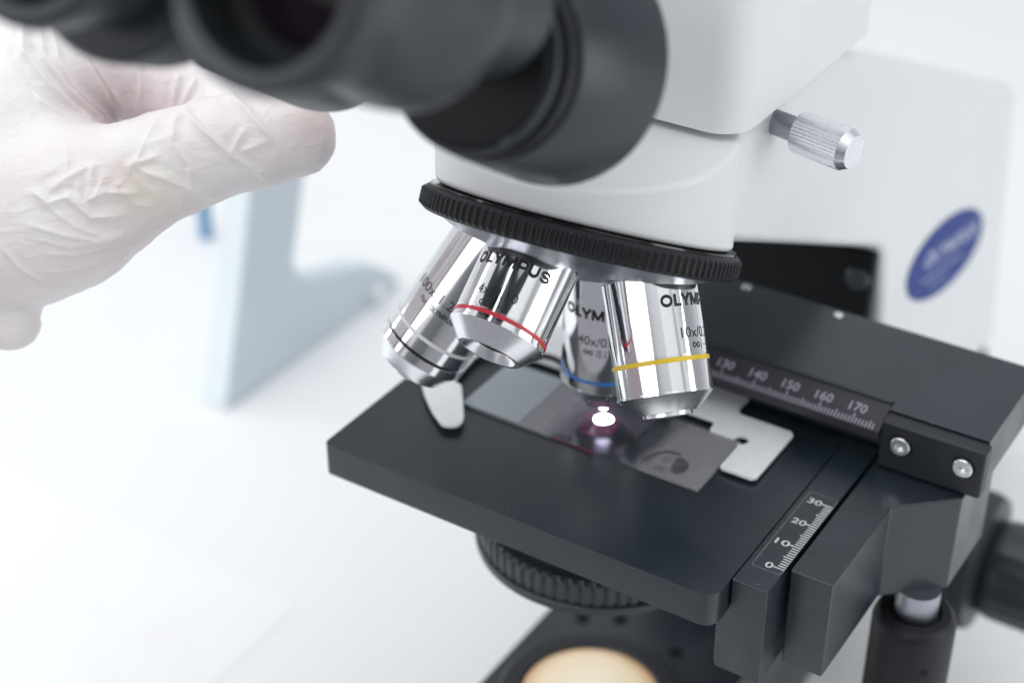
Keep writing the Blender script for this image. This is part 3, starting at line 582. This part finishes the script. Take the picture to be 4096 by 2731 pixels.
# ------------------------------------------------------------------ gloved hand (implicit surface, then folds)
HO = Vector((-53.88, -48.92, 79.99)); HU, HV, HW = cr, -cu_, cf          # hand frame: right, down, away
K = .064
def px(u, v, w_=0): return np.array([(u - 700) * K, (v - 700) * K, w_])
def caps(P, a, b, ra, rb):
    ab = b - a; L2 = ab @ ab; t = np.clip(((P - a) @ ab) / L2, 0, 1)
    return np.linalg.norm(P - a - t[..., None] * ab, axis=-1) - (ra + (rb - ra) * t)
def smin(a, b, k):
    h = np.clip(.5 + .5 * (b - a) / k, 0, 1); return b * (1 - h) + a * h - k * h * (1 - h)
chains = [  # (smoothness, [(px u, px v, depth mm, radius mm)...])
    (3, [(60, 850, 6, 22.6), (430, 760, 1, 16.4), (640, 675, -1, 14.0), (880, 590, 0, 13.0), (1030, 562, 1, 12.4), (1172, 543, 2, 10.7)]),   # thumb
    (8, [(60, 850, 6, 22.6), (205, 825, 6, 21.6)]),                                                                                       # thenar
    (5, [(-60, 560, 14, 26), (90, 300, 18, 21), (250, 180, 20, 17), (480, 260, 24, 12.5), (760, 400, 24, 10.5), (960, 440, 20, 9.5)]),       # index
    (5, [(-60, 500, 26, 24), (60, 180, 34, 18), (330, 20, 38, 12), (640, 120, 40, 10.5), (900, 230, 36, 9.5)]),                             # middle
    (5, [(-80, 420, 40, 22), (40, 60, 50, 15), (300, -110, 54, 11), (560, -20, 54, 9.5), (760, 90, 50, 8.8)]),                              # ring
    (5, [(-100, 380, 52, 18), (20, -40, 64, 12), (220, -210, 68, 9), (440, -150, 68, 8), (600, -60, 64, 7.4)]),                             # little
    (6, [(-60, 820, 8, 23), (-200, 560, 20, 30), (-300, 700, 20, 28)]),                                                                   # palm
    (3, [(-40, 1100, 12, 11), (-25, 1290, 14, 7.6)]),                                                                                      # cuff hem
    (5, [(-200, 880, 18, 23), (-420, 1100, 22, 25)]),
]
g0 = np.array([-62., -66., -30.]); g1 = np.array([46., 47., 78.]); hs = .85
nx, ny, nz = (np.ceil((g1 - g0) / hs)).astype(int)
X, Y, Z = np.meshgrid(np.arange(nx), np.arange(ny), np.arange(nz), indexing='ij')
P = np.stack([X, Y, Z], -1) * hs + g0
D = np.full(P.shape[:3], 1e3)
for k, ch in chains:
    dd = np.full(P.shape[:3], 1e3)
    for a, b in zip(ch[:-1], ch[1:]): dd = np.minimum(dd, caps(P, px(*a[:3]), px(*b[:3]), a[3], b[3]))
    # soften the joints inside one chain a little
    D = smin(D, dd, k)
# thumb pulp is flatter towards the tube; crease between thumb and index stays open
def surface_nets(D):
    s = D < 0; c = s[:-1, :-1, :-1].astype(np.int8)
    tot = np.zeros_like(c)
    for dx in (0, 1):
        for dy in (0, 1):
            for dz in (0, 1): tot = tot + s[dx:D.shape[0] - 1 + dx, dy:D.shape[1] - 1 + dy, dz:D.shape[2] - 1 + dz]
    act = (tot > 0) & (tot < 8); idx = -np.ones(act.shape, int); ijk = np.argwhere(act); idx[act] = np.arange(len(ijk))
    acc = np.zeros((len(ijk), 3)); cnt = np.zeros(len(ijk))
    cor = [(0, 0, 0), (1, 0, 0), (0, 1, 0), (1, 1, 0), (0, 0, 1), (1, 0, 1), (0, 1, 1), (1, 1, 1)]
    for a in range(8):
        for b in range(a + 1, 8):
            if sum(abs(np.array(cor[a]) - np.array(cor[b]))) != 1: continue
            pa = ijk + cor[a]; pb = ijk + cor[b]; da = D[tuple(pa.T)]; db = D[tuple(pb.T)]
            m = (da < 0) != (db < 0); t = np.where(m, da / np.where(m, da - db, 1), 0)
            acc[m] += (pa + (pb - pa) * t[:, None])[m]; cnt[m] += 1
    vs = acc / cnt[:, None]; faces = []
    for axis in range(3):
        o1, o2 = [q for q in range(3) if q != axis]
        sl0 = [slice(1, -1)] * 3; sl0[axis] = slice(0, -1); sl1 = [slice(1, -1)] * 3; sl1[axis] = slice(1, None)
        A0 = s[tuple(sl0)]; A1 = s[tuple(sl1)]; e = np.argwhere(A0 != A1)
        off = np.array([1, 1, 1]); off[axis] = 0; e = e + off
        u1 = np.zeros(3, int); u1[o1] = 1; u2 = np.zeros(3, int); u2[o2] = 1
        ok = np.ones(len(e), bool)
        q = [e, e - u1, e - u1 - u2, e - u2]
        for w2 in q: ok &= (w2 < np.array(idx.shape)).all(1)
        q = [w2[ok] for w2 in q]; f = np.stack([idx[tuple(w2.T)] for w2 in q], 1)
        faces.append(f[(f >= 0).all(1)])
    return vs, np.concatenate(faces)
hv, hf = surface_nets(D)
hv = hv * hs + g0
# smooth the net once or twice
def lap(v, f, it):
    for _ in range(it):
        s_ = np.zeros_like(v); c_ = np.zeros(len(v))
        for a, b in ((0, 1), (1, 2), (2, 3), (3, 0)):
            np.add.at(s_, f[:, a], v[f[:, b]]); np.add.at(s_, f[:, b], v[f[:, a]]); np.add.at(c_, f[:, a], 1); np.add.at(c_, f[:, b], 1)
        v = .5 * v + .5 * s_ / np.maximum(c_, 1)[:, None]
    return v
hv = lap(hv, hf, 3)
gx, gy, gz = np.gradient(D)
def nrm(v):
    i = np.clip(((v - g0) / hs).round().astype(int), 0, np.array(D.shape) - 1); n = np.stack([gx[tuple(i.T)], gy[tuple(i.T)], gz[tuple(i.T)]], 1)
    return n / np.maximum(np.linalg.norm(n, axis=1), 1e-6)[:, None]
def subdiv(v, f):
    e = np.concatenate([f[:, [0, 1]], f[:, [1, 2]], f[:, [2, 3]], f[:, [3, 0]]]); es = np.sort(e, 1)
    u, inv = np.unique(es, axis=0, return_inverse=True); inv = inv.reshape(-1)
    em = (v[u[:, 0]] + v[u[:, 1]]) / 2; fc = v[f].mean(1); n0 = len(v); n1 = n0 + len(em); F = len(f)
    e0, e1_, e2_, e3 = (n0 + inv[k * F:(k + 1) * F] for k in range(4)); c = n1 + np.arange(F)
    nf = np.concatenate([np.stack([f[:, 0], e0, c, e3], 1), np.stack([e0, f[:, 1], e1_, c], 1), np.stack([c, e1_, f[:, 2], e2_], 1), np.stack([e3, c, e2_, f[:, 3]], 1)])
    return np.concatenate([v, em, fc]), nf
hv, hf = subdiv(hv, hf); hv = lap(hv, hf, 2)
hn = nrm(hv)
Z6 = lambda pts: [(x * .5952, y * .5952) for x, y in pts]
Z7 = lambda pts: [(x * .3827, 900 + y * .3827) for x, y in pts]
folds = []   # (polyline px, height mm, width mm, depth range)
T = (-40, 9); Bk = (-5, 60)
for pts, h, wd in (([(1490, 590), (1700, 780), (1870, 985)], 1.25, 1.1), ([(1270, 770), (1400, 900), (1610, 1085)], 1.0, .9), ([(1400, 650), (1270, 770)], .9, .9),
                   ([(1260, 770), (1225, 900), (1235, 1015)], .9, 1.0), ([(1700, 900), (1600, 1070)], .8, .8), ([(1120, 800), (1020, 1090), (960, 1165)], .75, 1.0),
                   ([(960, 1160), (1140, 1095)], 1.0, .9), ([(960, 1160), (1180, 1240), (1460, 1345)], .7, 1.0), ([(1240, 1010), (1335, 1150), (1340, 1290)], .9, .9),
                   ([(715, 1150), (708, 1350)], .9, .8), ([(715, 1150), (560, 1240), (440, 1340)], .8, 1.0), ([(340, 1325), (450, 1405), (560, 1365), (700, 1490), (900, 1475)], 1.0, 1.0),
                   ([(670, 1395), (800, 1330), (1010, 1330)], .9, 1.2), ([(795, 1225), (740, 1350)], .8, .8), ([(960, 1160), (1015, 1280)], .8, .8), ([(1600, 1080), (1810, 1205)], .8, .8),
                   ([(530, 1030), (560, 1190)], .5, .9), ([(880, 1260), (900, 1290)], .7, 1.4), ([(350, 1330), (480, 1460), (620, 1560), (800, 1620)], .6, 1.3),
                   ([(900, 1290), (980, 1400), (1100, 1420)], .6, 1.0), ([(1080, 1110), (1100, 1000), (1240, 960)], .4, 1.2),
                   ([(560, 1330), (660, 1420)], .7, .9), ([(620, 1270), (640, 1380)], .5, .8), ([(1850, 980), (1620, 1075)], .5, .9)):
    folds.append((Z6(pts), h * .8, wd, T))
for pts, h, wd in (([(150, 100), (180, 380), (330, 570), (600, 810)], 1.1, 1.2), ([(235, 100), (310, 390), (450, 590), (660, 820)], .9, 1.1), ([(310, 100), (390, 400), (510, 610), (700, 800)], .9, 1.0),
                   ([(430, 100), (500, 330), (620, 560), (720, 760)], .9, 1.1), ([(500, 100), (560, 340), (680, 560), (800, 760)], .7, 1.2), ([(1090, 690), (1130, 450)], .5, .7), ([(1150, 680), (1240, 480)], .5, .7),
                   ([(60, 480), (200, 640), (420, 770), (600, 810)], .6, 1.6), ([(850, 300), (880, 520), (830, 740)], .5, 1.4)):
    folds.append((Z6(pts), h * 1.5, wd, Bk))
for pts, h, wd in (([(430, 30), (800, 140), (1100, 190), (1420, 100)], .8, 1.6), ([(500, 180), (850, 260), (1150, 210), (1380, 140)], .6, 1.4), ([(600, 330), (900, 340), (1330, 210)], .7, 1.2),
                   ([(500, 500), (800, 500), (1080, 410), (1320, 250)], .6, 1.1), ([(560, 590), (850, 590), (1150, 420), (1290, 300)], .55, .9), ([(215, 270), (330, 450), (560, 615)], .6, .7),
                   ([(10, 150), (60, 400), (130, 555)], .7, .8), ([(165, 290), (185, 515)], .6, .7), ([(380, 700), (700, 640), (1000, 520)], .35, .9), ([(0, 680), (200, 760), (420, 720)], .5, 1.4)):
    folds.append((Z7(pts), h * .8, wd, (-40, 30)))
disp = np.zeros(len(hv)); front = hn[:, 2] < .25
persp = (440 + hv[:, 2]) / 440.
hu = hv[:, 0] / persp + (700 - 2048) * K * (1 / persp - 1) * 0; hvv = hv[:, 1] / persp
uu = hv[:, 0]; vw = hv[:, 1]
for poly, h, wd, (w0, w1) in folds:
    best = np.full(len(hv), 1e3); tt_ = np.zeros(len(hv)); n_s = len(poly) - 1
    for i in range(n_s):
        a = np.array([(poly[i][0] - 700) * K, (poly[i][1] - 700) * K]); b = np.array([(poly[i + 1][0] - 700) * K, (poly[i + 1][1] - 700) * K])
        ab = b - a; q = np.stack([uu, vw], 1); t = np.clip(((q - a) @ ab) / (ab @ ab), 0, 1)
        d = np.linalg.norm(q - a - t[:, None] * ab, axis=1); m = d < best; best[m] = d[m]; tt_[m] = (i + t[m]) / n_s
    taper = np.clip(np.minimum(tt_, 1 - tt_) * 5 + .25, 0, 1)
    m = front & (hv[:, 2] > w0) & (hv[:, 2] < w1)
    disp += np.where(m, 0.80 * h * taper * (np.exp(-(best / (wd * .40)) ** 2) + .55 * np.exp(-(best / (wd * 1.3)) ** 2) - .40 * np.exp(-((best - wd * 2.2) / (wd * 1.2)) ** 2)), 0)
for i, v in enumerate(hv):
    if front[i]:
        q = Vector(v) * .045
        wq = q + Vector((noise.noise(q * 1.7), noise.noise(q * 1.7 + Vector((9, 0, 0))), noise.noise(q * 1.7 + Vector((0, 9, 0))))) * .6
        r1 = 1 - abs(noise.noise(wq * 2.3)) * 2; r2 = 1 - abs(noise.noise(wq * 5.5 + Vector((3, 3, 3)))) * 2
        disp[i] += .5 * noise.noise(q * 2.0) + .20 * max(0, r1) ** 3 + .10 * max(0, r2) ** 3
hv = hv + hn * disp[:, None]
hv = lap(hv, hf, 1)
# where the eyepiece tube rests against finger and thumb the hand simply passes behind it
R3 = np.array([HU[:], HV[:], HW[:]]); wv = hv @ R3 + np.array(HO[:])
person = thing('person', 'hand in a wrinkled white latex glove reaching in from the left behind the eyepieces', 'person', HO)
g = MB(); g.add(wv.tolist(), hf.tolist()); go = g.build('glove', 'glove', person, angle=180)

# ------------------------------------------------------------------ things behind
ins = thing('microscope_stand', 'blurred pale blue-grey angled stand at the back left, behind the gloved hand', 'stand', (-226, 190, -160))
pr = [(131.5, -159.9), (147, -110), (158, -72), (174, -15), (212, -20), (196, -72), (184, -110), (189, -121), (236, -135), (254, -146), (262, -152), (263, -159.9)]
pr = round_poly(pr, [2, 0, 0, 4, 4, 0, 6, 6, 4, 4, 3, 2], 4)
MB().loops([(-232, y, z) for y, z in pr], [(-219, y, z) for y, z in pr]).build('frame', 'bluegrey', ins, bevel=1.5)
MB().loops([(-233, y - .6, z) for y, z in ((131.0, -159.5), (147, -110), (158, -72), (174, -15), (178, -15), (162, -72), (151, -110), (135.5, -159.5))],
           [(-220, y - .6, z) for y, z in ((131.0, -159.5), (147, -110), (158, -72), (174, -15), (178, -15), (162, -72), (151, -110), (135.5, -159.5))]).build('lit_front_face', 'bluegrey_lit', ins, bevel=.8)  # front face of the same frame, painted lighter where light falls
MB().lathe([(1.5, -3), (1.5, 3), (3.0, 3.6), (3.4, 6), (2.4, 8), (0, 8.4)], (-219, 239, -150), (1, 0, 0), 24).build('knob', 'clear', ins)
pen = thing('marker_pen', 'blurred blue marker pen standing upright behind the gloved hand, left of the pale stand', 'pen', (-336, 250, -160))
MB().lathe([(3.2, -159.9), (3.4, -158), (3.4, -110), (0, -110)], (-334, 249, 0), (0, 0, 1), 32).build('barrel', 'pen', pen)
MB().lathe([(3.7, -110), (3.7, -82), (3.0, -80), (0, -80)], (-334, 249, 0), (0, 0, 1), 32).build('cap', 'pen', pen)
sh = MB().poly(rect(-360, -109, -150, 46, r=3), (), -159.95, -159.75).build('paper_sheet', 'paper', None, org=(-230, -50, -160))
sh['label'] = 'white paper sheet with very faint pink marks lying flat on the table at lower left'; sh['category'] = 'paper'

for o in bpy.data.objects:
    if '_o' in o.keys(): del o['_o']
